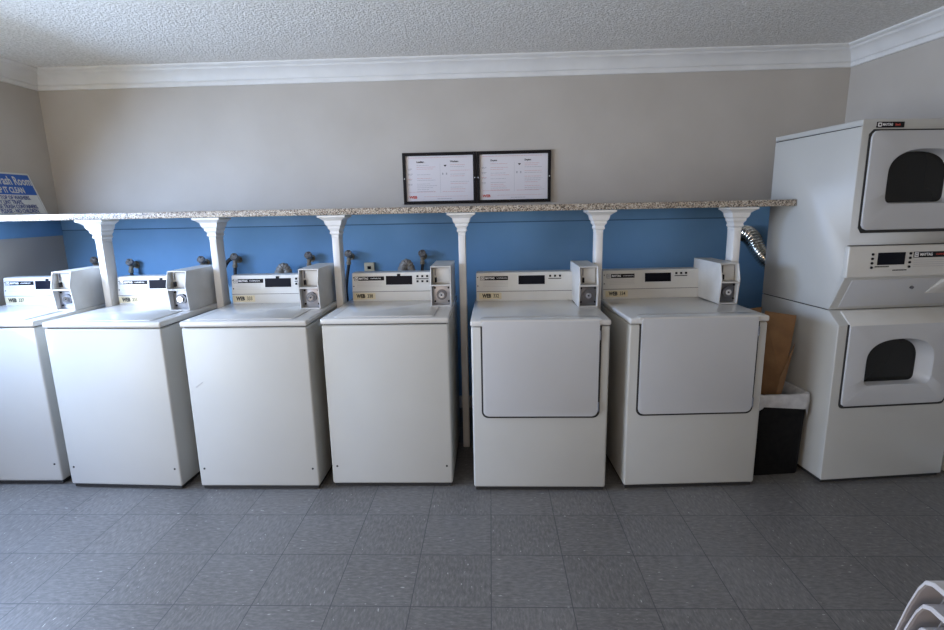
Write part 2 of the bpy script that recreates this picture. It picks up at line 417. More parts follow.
# ------------------------------------------------------------------ machines
def coin_box(root, sh, u0, w, d0, zb, zt, back, look):
    """coin meter case standing on the right of the top, open-fronted with two bays"""
    zm = zb + (zt-zb)*.54; t = .006
    b = MB()
    prof = [(d0+.012, zb), (back, zb), (back, zt), (d0+.022, zt), (d0-.004, zm+.02), (d0, zm-.01)]
    for a in (u0, u0+w-t): b.prism(prof, 'x', a, a+t, M_COIN, .0012, 1)
    b.prism([(d0+.055, zb), (back, zb), (back, zt), (d0+.06, zt)], 'x', u0+t, u0+w-t, M_COIN)      # the body behind the bays
    b.hexa([(u0+t, d0+.022, zt-t), (u0+w-t, d0+.022, zt-t), (u0+w-t, d0+.06, zt-t), (u0+t, d0+.06, zt-t),
            (u0+t, d0+.022, zt), (u0+w-t, d0+.022, zt), (u0+w-t, d0+.06, zt), (u0+t, d0+.06, zt)], M_COIN)
    b.box((u0+t, d0-.002, zm-t/2), (u0+w-t, d0+.056, zm+t/2), M_COIN)
    b.box((u0+t, d0+.008, zb), (u0+w-t, d0+.056, zb+t), M_COIN)
    case = b.build('coin_box', root, sh)
    # upper bay: coin slide with its slot
    b = MB(); b.box((u0+.012, d0+.048, zm+.008), (u0+w-.012, d0+.056, zt-.012), M_FACE, .001)
    b.box((u0+.022, d0+.030, zm+.012), (u0+.032, d0+.05, zm+.040), M_BLACK, .002)
    b.box((u0+.022, d0+.040, zm+.050), (u0+.027, d0+.05, zm+.088 if zt-zm > .1 else zt-.02), M_DSTEEL)
    b.build('coin_slide', case, sh)
    # lower bay: lock plate with round lock
    b = MB(); b.box((u0+t+.001, d0+.040, zb+t+.001), (u0+w-t-.001, d0+.056, zm-t), M_STEEL if look else M_DSTEEL, .001)
    cx, cz = u0+w*.52, (zb+zm)/2+.004
    b.cyl((cx, d0+.041, cz), (cx, d0+.026, cz), .029, M_DSTEEL, 28)
    for s_ in (-1, 1):
        for q in (-1, 1): b.cyl((cx+s_*.038, d0+.041, cz+q*.038), (cx+s_*.038, d0+.036, cz+q*.038), .0055, M_BLACK, 10)
    b.build('lock_plate', case, sh)
    b = MB(); b.cyl((cx, d0+.027, cz), (cx, d0+.016, cz), .016, M_CHROME, 24); b.cyl((cx, d0+.017, cz), (cx, d0+.0145, cz), .005, M_INK, 10); b.build('lock', case, sh)
    return case

def console(root, sh, w, d, zb, kind, number, endu, cs=0.):
    """control console: lower band with sticker, tilted upper face with badge, display and buttons"""
    zt, zm = zb+.168, zb+.056
    b = MB()
    prof = [(d, zb), (d, zm), (d+.004, zm+.003), (d+.016, zt-.004), (d+.020, zt), (d+.105, zt), (d+.105, zb)]
    lu = (.022 if kind == 'washer' else .010)+cs
    b.prism(prof, 'x', lu, endu, M_CONS, .002, 1)
    b.box((lu+.002, d-.0012, zm-.0008), (endu-.002, d+.002, zm+.0012), M_GAP)
    c = b.build('console', root, sh)
    def fy(z): return d + .004 + (z-zm-.003)/(zt-zm-.007)*.012
    def slab(b, u0, u1, z0, z1, m, th=.001, off=0.):
        b.hexa([(u0, fy(z0)-th-off, z0), (u1, fy(z0)-th-off, z0), (u1, fy(z0)+.002, z0), (u0, fy(z0)+.002, z0),
                (u0, fy(z1)-th-off, z1), (u1, fy(z1)-th-off, z1), (u1, fy(z1)+.002, z1), (u0, fy(z1)+.002, z1)], m)
    tilt = Matrix.Rotation(-math.atan2(.012, .105), 4, 'X')
    zc = zm + .078
    b = MB(); slab(b, .034+cs, .215+cs if kind == 'washer' else .20, zc-.012, zc+.012, M_BLACK)
    badge = b.build('badge', c, sh, smooth=0)
    b = MB(); ub = .034+cs
    slab(b, ub+.003, ub+.025, zc-.010, zc+.010, M_WHITEINK, .0014)
    slab(b, ub+.0065, ub+.0215, zc-.0065, zc+.0065, M_INK, .0018)
    b.text('M', .013, front(ub+.014, fy(zc)-.0021, zc) @ Matrix.Rotation(-.11, 4, 'X'), M_WHITEINK, bold=.0004)
    b.text('MAYTAG', .0165, front(ub+.030, fy(zc)-.0016, zc) @ Matrix.Rotation(-.11, 4, 'X'), M_WHITEINK, align='LEFT', bold=.0005, sx=.82)
    b.text('COMMERCIAL', .0095, front(ub+.097, fy(zc)-.0016, zc) @ Matrix.Rotation(-.11, 4, 'X'), M_WHITEINK, align='LEFT', sx=1.1)
    b.build('lettering', badge, sh, smooth=0)
    b = MB()                                            # fine ruled lines under the badge
    for k in range(4): slab(b, .05+cs, .20+cs, zc-.024-.0085*k, zc-.0228-.0085*k, M_GREYINK, .0006)
    b.build('ruled_lines', c, sh, smooth=0)
    u0, u1 = (.226+cs, .384+cs) if kind == 'washer' else (.262, .418)
    b = MB(); slab(b, u0-.006, u1+.006, zc-.044, zc+.020, M_FACE, .0012); slab(b, u0, u1, zc-.038, zc+.014, M_SCREEN, .0024)
    if kind == 'washer': slab(b, (u0+u1)/2-.012, (u0+u1)/2+.008, zc+.014, zc+.026, M_BLACK, .003)
    b.build('display', c, sh, smooth=0)
    ub = u1 + .020
    for k in range(3):
        for q in ((0, 1) if kind == 'washer' else (0,)):
            u = ub + .006 + k*.029; z = zc + .010 - .030*q
            if u > endu-.012: continue
            b = MB(); slab(b, u, u+.012, z-.006, z+.006, M_BLACK, .004); b.build('button', c, sh, smooth=0)
    b = MB(); slab(b, ub+.002, min(ub+.078, endu-.006), zc-.008, zc-.003, M_INK, .0008); b.build('button_line', c, sh, smooth=0)
    # screws at the left end
    for z in (zc+.006, zc-.045):
        b = MB(); b.cyl((lu+.009, fy(z)+.001, z), (lu+.009, fy(z)-.003, z), .0035, M_INK, 10); b.build('screw', c, sh)
    # owner's sticker on the band
    b = MB(); b.prism(rrect(.026+cs, zb+.010, .160+cs, zb+.048, .004), 'y', d-.001, d+.001, M_STICK)
    st = b.build('sticker', c, sh, smooth=0)
    b = MB()
    b.text('WEB', .031, front(.072+cs, d-.0014, zb+.029), M_INK, bold=.0016, sx=.78)
    b.text(number, .031, front(.128+cs, d-.0014, zb+.029), M_INK, bold=.0005, sx=.74)
    b.build('lettering', st, sh, smooth=0)
    return c

WASH_W, DRY_W, DEP = .65, .686, .69
def washer(pos, rz, label, number, extra=None, w=WASH_W, du=0., cs=0.):
    zt = .937
    c, s_ = math.cos(rz), math.sin(rz)
    cx, cy = pos[0] + w/2*c - DEP/2*s_, pos[1] + w/2*s_ + DEP/2*c
    t = thing('washing_machine', label, 'washing machine', (cx, cy, 0), rz, 'white top-loading washing machines')
    sh = (-w/2, -DEP/2, 0)
    b = MB(); b.box((0, 0, .023), (w, DEP, .898), M_BODY, .010, 3)
    cab = b.build('cabinet', t, sh)
    for u in (.030, w-.030):
        b = MB(); b.cyl((u, .001, .125), (u, -.0015, .125), .0055, M_INK, 14); b.build('screw_hole', cab, sh)
    if extra == 'scratch':
        b = MB(); b.hexa([(.040, -.001, .585), (.044, -.001, .580), (.044, .001, .580), (.040, .001, .585), (.078, -.001, .612), (.080, -.001, .608), (.080, .001, .608), (.078, .001, .612)], M_GREYINK)
        b.build('scratch', cab, sh, smooth=0)
    b = MB(); b.box((.012, .012, .896), (w-.012, DEP-.01, .906), M_GAP); b.build('lid_seam', t, sh, smooth=0)
    b = MB(); b.box((.010, .012, .004), (w-.010, DEP-.03, .024), M_GAP); b.build('base_shadow', t, sh, smooth=0)  # dark box painting the shade beneath the cabinet
    for u in (.05, w-.05):
        for d in (.05, DEP-.06):
            b = MB(); b.cyl((u, d, 0), (u, d, .022), .020, M_BLACK, 16); b.build('foot', t, sh)
    b = MB(); b.box((-.003, -.006, .903), (w+.003, DEP, zt-.004), M_TOP, .009, 3); b.build('top_panel', t, sh)
    b = MB(); b.prism(rrect(.055, .030, .575, .485, .02), 'z', zt-.006, zt, M_TOP, .003)
    lid = b.build('lid', t, sh)
    b = MB(); b.prism(rrect(.051, .026, .579, .489, .022), 'z', zt-.0055, zt-.0035, M_GREYINK); b.build('lid_gap', t, sh, smooth=0)
    console(t, sh, w, .520, zt-.004, 'washer', number, .540+du, cs)
    coin_box(t, sh, .532+du, .114, .285, zt-.003, 1.158, .64, True)
    return t
def dryer(pos, rz, label, number, du=0.):
    w = DRY_W; zt = .926
    c, s_ = math.cos(rz), math.sin(rz)
    cx, cy = pos[0] + w/2*c - DEP/2*s_, pos[1] + w/2*s_ + DEP/2*c
    t = thing('clothes_dryer', label, 'dryer', (cx, cy, 0), rz, 'white front-loading single dryers')
    sh = (-w/2, -DEP/2, 0)
    b = MB(); b.box((0, 0, .023), (w, DEP, .889), M_BODY, .010, 3); b.build('cabinet', t, sh)
    b = MB(); b.box((.01, .01, .887), (w-.01, DEP-.01, .895), M_GAP); b.build('lid_seam', t, sh, smooth=0)
    b = MB(); b.box((.010, .012, .004), (w-.010, DEP-.03, .024), M_GAP); b.build('base_shadow', t, sh, smooth=0)  # shade under the dryer, put in as a dark box
    b = MB(); b.prism(rrect(.047, .411, .644, .905, .034, corners=(1, 1, 0, 0)), 'y', -.0025, .004, M_GAP); b.build('door_seam', t, sh, smooth=0)
    for u in (.05, w-.05):
        for d in (.05, DEP-.06):
            b = MB(); b.cyl((u, d, 0), (u, d, .022), .020, M_BLACK, 16); b.build('foot', t, sh)
    b = MB(); b.box((-.003, -.008, .892), (w+.003, DEP, zt-.004), M_TOP, .009, 3)
    b.prism(rrect(.046, -.0105, .644, .085, .045, corners=(0, 0, 1, 1)), 'z', zt-.012, zt-.001, M_TOP, .0025)
    b.build('top_panel', t, sh)
    b = MB(); b.prism(rrect(.056, .424, .632, .918, .026, corners=(1, 1, .3, .3)), 'y', -.014, -.002, M_DOORW, .004, 3)
    door = b.build('door', t, sh)
    for z in (.845, .475):
        b = MB(); b.box((.632, -.014, z-.022), (.641, -.002, z+.022), M_DSTEEL, .002); b.cyl((.6365, -.015, z-.024), (.6365, -.015, z+.024), .003, M_DSTEEL, 10); b.build('hinge', door, sh)
    console(t, sh, w, .575, zt-.004, 'dryer', number, .590)
    coin_box(t, sh, .578+du, .104, .300, zt-.002, 1.147, .66, False)
    return t
washer((-3.048, 2.640), 0, 'white washer cut off by the left edge of the photo, in the left corner', '337')
washer((-2.322, 2.608), -.045, 'white washer second from the left corner with bright sun on its console', '335', w=.64, du=-.030)
washer((-1.5813, 2.584), -.0046, 'white washer third from the left, with a small scratch on its left front', '333', 'scratch', du=-.016)
washer((-.8675, 2.610), -.0016, 'white washer standing directly left of the first dryer, the last of the washers', '338', cs=.012)
dryer((-.1026, 2.570), -.0075, 'white single dryer with square door, beneath the framed notices, next to the washers', '332')
dryer((.6834, 2.584), .0472, 'white single dryer with square door, beside the trash bin and stacked dryer', '334', du=.004)

# ------------------------------------------------------------------ stacked dryer
def stacked_dryer():
    w, D, H = .686, .63, 1.836
    c, s_ = math.cos(MSR), math.sin(MSR)
    cx, cy = MSX + w/2*c - D/2*s_, MSY + w/2*s_ + D/2*c
    t = thing('stacked_dryer', 'tall white two-high stacked dryer at the right with two dark arched door windows', 'dryer', (cx, cy, 0), MSR)
    sh = (-w/2, -D/2, 0)
    global CUT_SHIFT; CUT_SHIFT = sh
    AU, AL = arch(.150, 1.452, .536, 1.585, 1.700), arch(.165, .540, .525, .665, .780)
    def wellu(c): c.prism([(.343+(x-.343)*1.02, 1.576+(z-1.576)*1.02) for x, z in AU], 'y', -.03, .11, M_DOORW)
    def welll(c): c.prism([(.345+(x-.345)*1.02, .66+(z-.66)*1.02) for x, z in AL], 'y', -.03, .11, M_DOORW)
    b = MB(); b.prism([(0, .024), (0, .858), (.078, .921), (D, .921), (D, .024)], 'x', 0, w, M_BODY, .006, 3)
    cut(b.build('lower_cabinet', t, sh), welll)
    b = MB(); b.box((.010, .012, .004), (w-.01, D-.03, .026), M_GAP); b.build('base_shadow', t, sh, smooth=0)  # dark box standing in for the shadow below the stack
    b = MB(); b.box((.006, .10, .918), (w-.006, D-.01, .928), M_GAP); b.build('middle_seam', t, sh, smooth=0)
    for u in (.05, w-.05):
        for d in (.05, D-.06):
            b = MB(); b.cyl((u, d, 0), (u, d, .025), .020, M_BLACK, 16); b.build('foot', t, sh)
    b = MB(); b.prism([(.080, .925), (.0, 1.096), (0, 1.254), (0, H-.03), (D, H-.03), (D, .925)], 'x', 0, w, M_BODY, .006, 3)
    cut(b.build('upper_cabinet', t, sh), wellu)
    b = MB(); b.box((.004, .02, H-.033), (w-.004, D-.004, H-.026), M_GAP); b.build('lid_gap', t, sh, smooth=0)
    b = MB(); b.prism([(-.002, H-.030), (-.002, H), (D, H), (D, H-.027), (.03, H-.027)], 'x', -.001, w+.001, M_BODY, .006, 3); b.build('top_panel', t, sh)
    # slanted service panel under the controls
    b = MB()
    def sl(z): return .080 - .080*(z-.925)/.171
    b.hexa([(.045, sl(.94)-.004, .94), (w-.045, sl(.94)-.004, .94), (w-.045, sl(.94)+.01, .94), (.045, sl(.94)+.01, .94),
            (.045, sl(1.085)-.004, 1.085), (w-.045, sl(1.085)-.004, 1.085), (w-.045, sl(1.085)+.01, 1.085), (.045, sl(1.085)+.01, 1.085)], M_DOORW, .002)
    pn = b.build('service_panel', t, sh)
    b = MB(); b.cyl((.380, sl(1.04)+.002, 1.040), (.380, sl(1.04)-.012, 1.036), .008, M_DSTEEL, 16); b.build('lock', pn, sh)
    b = MB()
    b.hexa([(.470, sl(1.0)-.004, 1.000), (.630, sl(1.0)-.004, 1.000), (.630, sl(1.0)+.004, 1.0), (.470, sl(1.0)+.004, 1.0),
            (.520, sl(1.08)-.030, 1.080), (.615, sl(1.08)-.030, 1.080), (.615, sl(1.08)+.004, 1.08), (.520, sl(1.08)+.004, 1.08)], M_CONS, .003)
    b.build('lint_drawer', pn, sh)
    # control panel
    b = MB(); b.box((-.002, -.012, 1.098), (w+.002, .02, 1.252), M_CONS, .006, 3); cp = b.build('control_panel', t, sh)
    b = MB(); b.box((-.001, -.010, 1.2525), (w+.001, .004, 1.2560), M_GAP); b.build('panel_seam', t, sh, smooth=0)
    y = -.0122
    b = MB(); b.box((.150, y-.002, 1.158), (.292, y+.002, 1.218), M_SCREEN, .0015); b.build('display', cp, sh)
    for u in (.122, .318):
        for k in range(4):
            b = MB(); b.cyl((u, y+.001, 1.211-.0215*k), (u, y-.004, 1.211-.0215*k), .0062, M_BLACK, 12); b.build('button', cp, sh)
    b = MB(); b.box((.335, y-.0015, 1.190), (.560, y+.001, 1.218), M_BLACK); bd = b.build('badge', cp, sh, smooth=0)
    b = MB(); b.box((.339, y-.002, 1.193), (.360, y, 1.215), M_WHITEINK); b.box((.343, y-.0025, 1.197), (.356, y, 1.211), M_INK)
    b.text('M', .013, front(.3495, y-.0028, 1.204), M_WHITEINK, bold=.0004)
    b.text('MAYTAG', .019, front(.368, y-.0018, 1.204), M_WHITEINK, align='LEFT', bold=.0004, sx=.85)
    b.text('COMMERCIAL', .012, front(.452, y-.0018, 1.204), M_RED, align='LEFT'); b.build('lettering', bd, sh, smooth=0)
    b = MB()
    for k in range(4): b.box((.340, y-.0006, 1.176-.010*k), (.55, y+.001, 1.1775-.010*k), M_GREYINK)
    for u0, u1, z in ((.140, .215, 1.147), (.235, .31, 1.128)): 
        for k in range(9): b.box((u0+(u1-u0)*k/9, y-.0006, z), (u0+(u1-u0)*(k+.75)/9, y+.001, z+.006), M_INK)
    b.build('printed_legends', cp, sh, smooth=0)
    # badge top left
    b = MB(); b.box((.068, -.0035, 1.798), (.205, .001, 1.824), M_BLACK, .001); bd = b.build('badge', t, sh)
    b = MB(); b.prism(rrect(.073, 1.802, .092, 1.820, .004), 'y', -.0045, -.003, M_WHITEINK); b.box((.078, -.0055, 1.807), (.087, -.003, 1.815), M_INK)
    b.text('MAYTAG', .0155, front(.096, -.0042, 1.811), M_WHITEINK, align='LEFT', bold=.0004, sx=.8)
    b.text('Stack', .0125, front(.158, -.0042, 1.811), M_RED, align='LEFT', bold=.0003); b.build('lettering', bd, sh, smooth=0)
    # doors: a plate round an arched opening, a funnel to the dark glass
    def door(outer, opening, glass, yf, name='door', slope=None):
        c0 = (sum(p[0] for p in opening)/len(opening), sum(p[1] for p in opening)/len(opening))
        n = 128; DP = .055
        O, I, G = sample(outer, c0, n), sample(opening, c0, n), sample(glass, c0, n)
        def toward(A, k): return [(c0[0]+(x-c0[0])*k, c0[1]+(z-c0[1])*k) for x, z in A]
        b = MB()
        def R(pts, y): return [(x, y, z) for x, z in pts]
        rings = [R(O, yf+.016), R(O, yf+.004), R(toward(O, .992), yf+.0008), R(toward(O, .985), yf), R(toward(I, 1.03), yf), R(toward(I, 1.008), yf+.003), R(I, yf+.008), R(G, yf+DP)]
        b.rings(rings, M_DOORW, cap=False)
        if slope:
            u0, u1 = slope
            b.hexa([(u0, yf, .856), (u1, yf, .856), (u1, .012, .845), (u0, .012, .845), (u0, .062, .921), (u1, .062, .921), (u1, .074, .912), (u0, .074, .912)], M_CONS, .003)
        d = b.build(name, t, sh)
        b = MB(); g = R(G, yf+DP); g2 = R(toward(G, .6), yf+DP-.003)
        b.rings([R(G, yf+DP+.008), g, g2], M_GLASSD); b.build('window', d, sh)
    ch = [(.062, 1.328), (.624, 1.328), (.640, 1.352), (.640, 1.765), (.620, 1.785), (.066, 1.785), (.046, 1.765), (.046, 1.352)]
    door(ch, arch(.150, 1.452, .536, 1.585, 1.700), arch(.160, 1.456, .492, 1.582, 1.694), -.012)
    b = MB(); b.prism([(x+(x-.343)*.030, z-.004+(z-1.556)*.045) for x, z in ch], 'y', -.004, .002, M_GAP); cut(b.build('door_seam', t, sh, smooth=0), wellu)
    lo = rrect(.056, .432, .622, .858, .022, corners=(1, 1, .1, .1))
    door(lo, arch(.165, .540, .525, .665, .780), arch(.175, .543, .482, .662, .773), -.012, slope=(.056, .622))
    b = MB(); b.prism([(x+(x-.339)*.028, z-.004+(z-.645)*.035) for x, z in lo], 'y', -.004, .002, M_GAP); cut(b.build('door_seam', t, sh, smooth=0), welll)
    return t
stacked_dryer()

# ------------------------------------------------------------------ notices and sign
def notice(x0, x1, label, seed, hl):
    z0, z1 = 1.503, 1.848
    rnd = random.Random(seed)
    cx, cz = (x0+x1)/2, (z0+z1)/2
    t = thing('framed_notice', label, 'framed notice', (cx, YB-.012, cz), 0, 'framed laundry notices')
    W, H = (x1-x0)/2-.001, (z1-z0)/2
    b = MB(); f = .021
    P = [(-W, -H), (W, -H), (W, H), (-W, H)]; Q = [(-W+f, -H+f), (W-f, -H+f), (W-f, H-f), (-W+f, H-f)]
    b.rings([[(x, .011, z) for x, z in P], [(x, -.010, z) for x, z in P], [(x*.995, -.012, z*.995) for x, z in P], [(x, -.012, z) for x, z in Q], [(x, .0, z) for x, z in Q], [(x, .011, z) for x, z in Q]], M_FRAME, cap=False)
    b.build('frame', t, smooth=0)
    b = MB(); b.box((-W+f-.002, .001, -H+f-.002), (W-f+.002, .010, H-f+.002), M_PAPER); p = b.build('paper', t, smooth=0)
    y = .0006
    def bar(x, z, l, h, m): 
        b.box((x, y-.0004, z-h/2), (x+l, y+.0008, z+h/2), m)
    def line(x, z, l, h, m):
        q = x
        while q < x+l-.004:
            k = min(rnd.uniform(.006, .022), x+l-q); bar(q, z, k, h, m); q += k+.003
    b = MB()
    w_, h_ = W-f, H-f
    line(-w_+.02, h_-.012, 2*w_-.06, .0022, M_PINK)
    for (cx0, wid, hd) in ((-w_+.075, .14, hl[0]), (.075, .14, hl[1])):
        b.text(hd, .016, front(cx0, y-.0006, h_-.040), M_INK, align='LEFT', bold=.0006)
        z = h_-.062
        for k in range(15):
            if rnd.random() < .8: line(cx0, z, wid*rnd.uniform(.6, 1), .0024, M_PINK if rnd.random() < .45 else M_GREYINK)
            z -= .0125
    for k in range(4): line(-w_+.012, h_-.085-.034*k, .035, .0035, M_GREYINK if k != 2 else M_PINK); line(-w_+.014, h_-.092-.034*k, .026, .0025, M_GREYINK)
    b.prism([(.030, h_-.062), (.050, h_-.062), (.046, h_-.070), (.040, h_-.074), (.034, h_-.070)], 'y', y-.0004, y+.0008, M_INK)
    for u in (.018, .044): b.prism(rrect(u, h_-.128, u+.009, h_-.114, .003), 'y', y-.0004, y+.0008, M_GREYINK)
    bar(.004, 0.0, .0012, h_*1.3, M_GREYINK)
    line(-w_+.02, -h_+.062, w_-.05, .0026, M_PINK); line(.02, -h_+.062, w_-.08, .0026, M_PINK)
    line(-w_+.12, -h_+.030, 2*w_-.16, .0018, M_PINK); line(-.02, -h_+.014, .10, .003, M_GREYINK)
    b.text('WEB', .024, front(-w_+.045, y-.0006, -h_+.026), M_RED, bold=.001, sx=1.05)
    b.text('i', .02, front(-w_+.012, y-.0006, -h_+.024), M_RED)
    b.build('printing', p, smooth=0)
    for u in (-W+f/2, W-f/2):
        b = MB(); b.cyl((u, -.011, 0), (u, -.0145, 0), .0042, M_WHITEINK, 14); b.build('screw', t)
    return t
notice(-.600, -.0915, 'black-framed white notice, left one of the pair on the wall above the counter', 3, ('Loading', 'Washers'))
notice(-.0905, .420, 'black-framed white notice, right one of the pair on the wall above the counter', 5, ('Dryers', 'Drying'))

def wash_room_sign():
    bx, bz = -2.995, SZ1+.001; tx, tz = XL+.012, 1.752
    h = math.hypot(tx-bx, tz-bz); L_ = .53; yfar = 3.565
    # local x = along the sign reading direction (+Y), local y = up the leaning face
    up = Vector(((tx-bx)/h, 0, (tz-bz)/h)); al = Vector((0, 1, 0)); nr = al.cross(up)
    M = Matrix(((al.x, up.x, nr.x, 0), (al.y, up.y, nr.y, 0), (al.z, up.z, nr.z, 0), (0, 0, 0, 1)))
    t = thing('wash_room_sign', 'blue and white wash room sign leaning on the left wall on the counter', 'sign', (bx, yfar-L_/2, bz))
    b = MB(); b.prism(rrect(-L_/2, 0, L_/2, h, .012), 'z', -.002, .002, M_SIGNW, .0006, 1); bo = b.build('board', t, M=M, smooth=0)
    b = MB(); b.box((-L_/2+.010, h*.475, .0018), (L_/2-.012, h-.012, .0026), M_SIGNB); bl = b.build('blue_panel', bo, M=M, smooth=0)
    b = MB()
    def T(x, y): return Matrix.Translation((x, y, .0032))
    b.text('Your Wash Room', .080, T(.055, h*.795), M_SIGNW, bold=.0016, sx=.66)
    b.text('KEEP IT CLEAN', .054, T(.050, h*.575), M_SIGNW, bold=.0014, sx=.66)
    b.build('lettering', bl, M=M, smooth=0)
    b = MB()
    for k, s_ in enumerate(('KEEP TOP OF WASHERS.', 'EMPTY LINT TRAPS.', 'USE TRASH CONTAINERS.', 'PLEASE - NO CHILDREN.')):
        b.text(s_, .036, T((.045, .0, .06, .065)[k], h*(.400-.105*k)), M_NAVY, bold=.0006, sx=.72)
    b.box((-L_/2+.008, .008, .0018), (L_/2-.010, .0095, .0026), M_NAVY); b.box((L_/2-.0115, .008, .0018), (L_/2-.010, h-.01, .0026), M_GREYINK)
    b.build('rule_text', bo, M=M, smooth=0)
wash_room_sign()

# ------------------------------------------------------------------ plumbing on the blue wall
def bez(p, n=24):
    p = [Vector(q) for q in p]; out = []
    for i in range(n+1):
        t = i/n; q = list(p)
        while len(q) > 1: q = [a*(1-t)+c*t for a, c in zip(q, q[1:])]
        out.append(q[0])
    return out
def faucet(x, z, label, hose=None):
    t = thing('hose_faucet', label, 'faucet', (x, YB-.001, z), 0, 'wall faucets behind the machines')
    b = MB(); b.cyl((0, -.004, 0), (0, .001, 0), .026, M_BRASS); b.cyl((0, -.055, 0), (0, -.003, 0), .013, M_BRASS)
    b.tube([(0, -.045, 0), (0, -.060, -.012), (0, -.066, -.040)], [.015, .015, .013], M_BRASS); b.cyl((0, -.066, -.030), (0, -.066, -.050), .017, M_BRASS, 10)
    b.build('valve_body', t)
    b = MB(); b.cyl((0, -.050, .006), (0, -.064, .026), .006, M_BRASS, 10)
    b.tube([(0, -.058, .020), (0, -.072, .030)], .027, M_VALVE, 10)
    for k in range(4):
        a = k*PI/2+.4; b.tube([(0, -.070, .027), (.026*math.cos(a), -.070, .027+.024*math.sin(a))], .008, M_VALVE, 8)
    b.build('handle', t)
    if hose:
        h = MB(); h.tube(bez([(x, YB-.067, z-.046)] + hose), .0115, M_RUBBER, 12)
        tag(h.build('supply_hose'), hose_labels.pop(0), 'hose', 'black supply hoses behind the washers')
hose_labels = ['black hose dropping from the faucet right of the post beside the corner washer',
               'black hose from the faucet above the coin box of the second washer',
               'black hose hanging from the faucet at the left end of the third washer',
               'black hose hanging just right of the post before the fourth washer',
               'short black hose under the faucet beside the fourth washer coin box']
faucet(-2.845, 1.130, 'faucet on the blue wall above the coin box of the corner washer')
faucet(-2.585, 1.112, 'dark faucet with hose on the blue wall left of the sunlit console', [(-2.575, YB-.067, 1.0), (-2.57, YB-.09, .8), (-2.56, YB-.2, .62), (-2.10, YB-.40, .70), (-2.10, 3.325, .80)])
faucet(-2.063, 1.122, 'faucet on the blue wall above the second washer coin box', [(-2.067, YB-.067, 1.0), (-2.06, YB-.08, .8), (-2.05, YB-.2, .62), (-1.95, YB-.40, .70), (-1.95, 3.325, .80)])
faucet(-1.822, 1.138, 'faucet on the blue wall behind the left end of the third washer console', [(-1.831, YB-.068, 1.02), (-1.84, YB-.08, .8), (-1.83, YB-.2, .62), (-1.45, YB-.40, .70), (-1.45, 3.325, .80)])
faucet(-1.288, 1.140, 'faucet on the blue wall directly above the third washer coin box')
faucet(-1.003, 1.146, 'faucet on the blue wall beside the post, left of the outlet box', [(-1.005, YB-.10, 1.02), (-1.05, YB-.13, .9), (-1.03, YB-.2, .62), (-.80, YB-.40, .70), (-.80, 3.325, .80)])
faucet(-.480, 1.140, 'round-knobbed faucet on the blue wall left of the fourth washer coin box', [(-.486, YB-.067, 1.05), (-.49, YB-.08, .8), (-.49, YB-.2, .62), (-.40, YB-.40, .70), (-.40, 3.325, .80)])
# loose hoses
h = MB(); h.tube(bez([(-2.80, 3.355, .6), (-2.82, YB-.15, .7), (-2.82, YB-.15, 1.16), (-2.66, YB-.12, 1.20), (-2.67, YB-.12, .6), (-2.6, YB-.3, .6), (-2.6, 3.355, .72)]), .014, M_RUBBER, 12)
tag(h.build('supply_hose'), 'black hose looping over just right of the leftmost white post', 'hose', 'black supply hoses behind the washers')
h = MB(); h.tube(bez([(-1.831, YB-.045, 1.150), (-1.92, YB-.06, 1.16), (-1.95, YB-.10, 1.0), (-1.93, YB-.12, .6), (-1.80, YB-.3, .5), (-1.78, 3.32, .72)]), .013, M_RUBBER, 12)
tag(h.build('supply_hose'), 'dark hose hanging just right of the post left of the third washer', 'hose', 'black supply hoses behind the washers')
def drain(x, z, label):
    t = thing('drain_hose', label, 'hose', (x, YB-.001, z), 0, 'grey drain hoses hooked behind the washers')
    b = MB(); pth = bez([(-.075, 3.31-YB, -.45), (-.075, -.25, -.6), (-.075, -.10, .0), (-.03, -.10, .07), (.03, -.10, .03), (.035, -.10, -.12)], 60)
    b.tube(pth, [.030 + .0025*math.sin(i*2.1) for i in range(len(pth))], M_PVC, 14); b.build('corrugated_hose', t)
    b = MB(); b.tube([(.035, -.10, -.13), (.035, -.10, -z)], .036, M_RUBBER, 16); b.cyl((.035, -.10, -.16), (.035, -.01, -.16), .014, M_RUBBER, 10); b.build('standpipe', t)
drain(-1.455, 1.095, 'grey drain hose hooked over above the third washer display')
drain(-.585, 1.108, 'brownish drain hose hooked over above the fourth washer display')
t = thing('outlet_box', 'small beige outlet box on the blue wall above the fourth washer badge', 'outlet', (-.868, YB-.001, 1.066))
b = MB(); b.box((-.036, -.030, -.058), (.036, 0, .036), M_STICK, .004); b.build('box', t)
b = MB(); b.box((-.013, -.033, -.010), (.013, -.028, .012), M_BLACK, .002); b.build('socket', t)
# foil duct
b = MB()
pth = bez([(1.765, YB-.01, 1.26), (1.765, YB-.20, 1.26), (1.785, 3.58, 1.0), (1.875, 3.56, 1.02), (2.0, 3.56, 1.10), (2.1, 3.56, 1.16)], 108)
b.tube(pth, [.050 + .0065*math.cos(i*PI*2/3) for i in range(len(pth))], M_FOIL, 28)
tag(b.build('vent_duct', smooth=50), 'shiny corrugated foil duct curving behind the stacked dryer', 'duct')

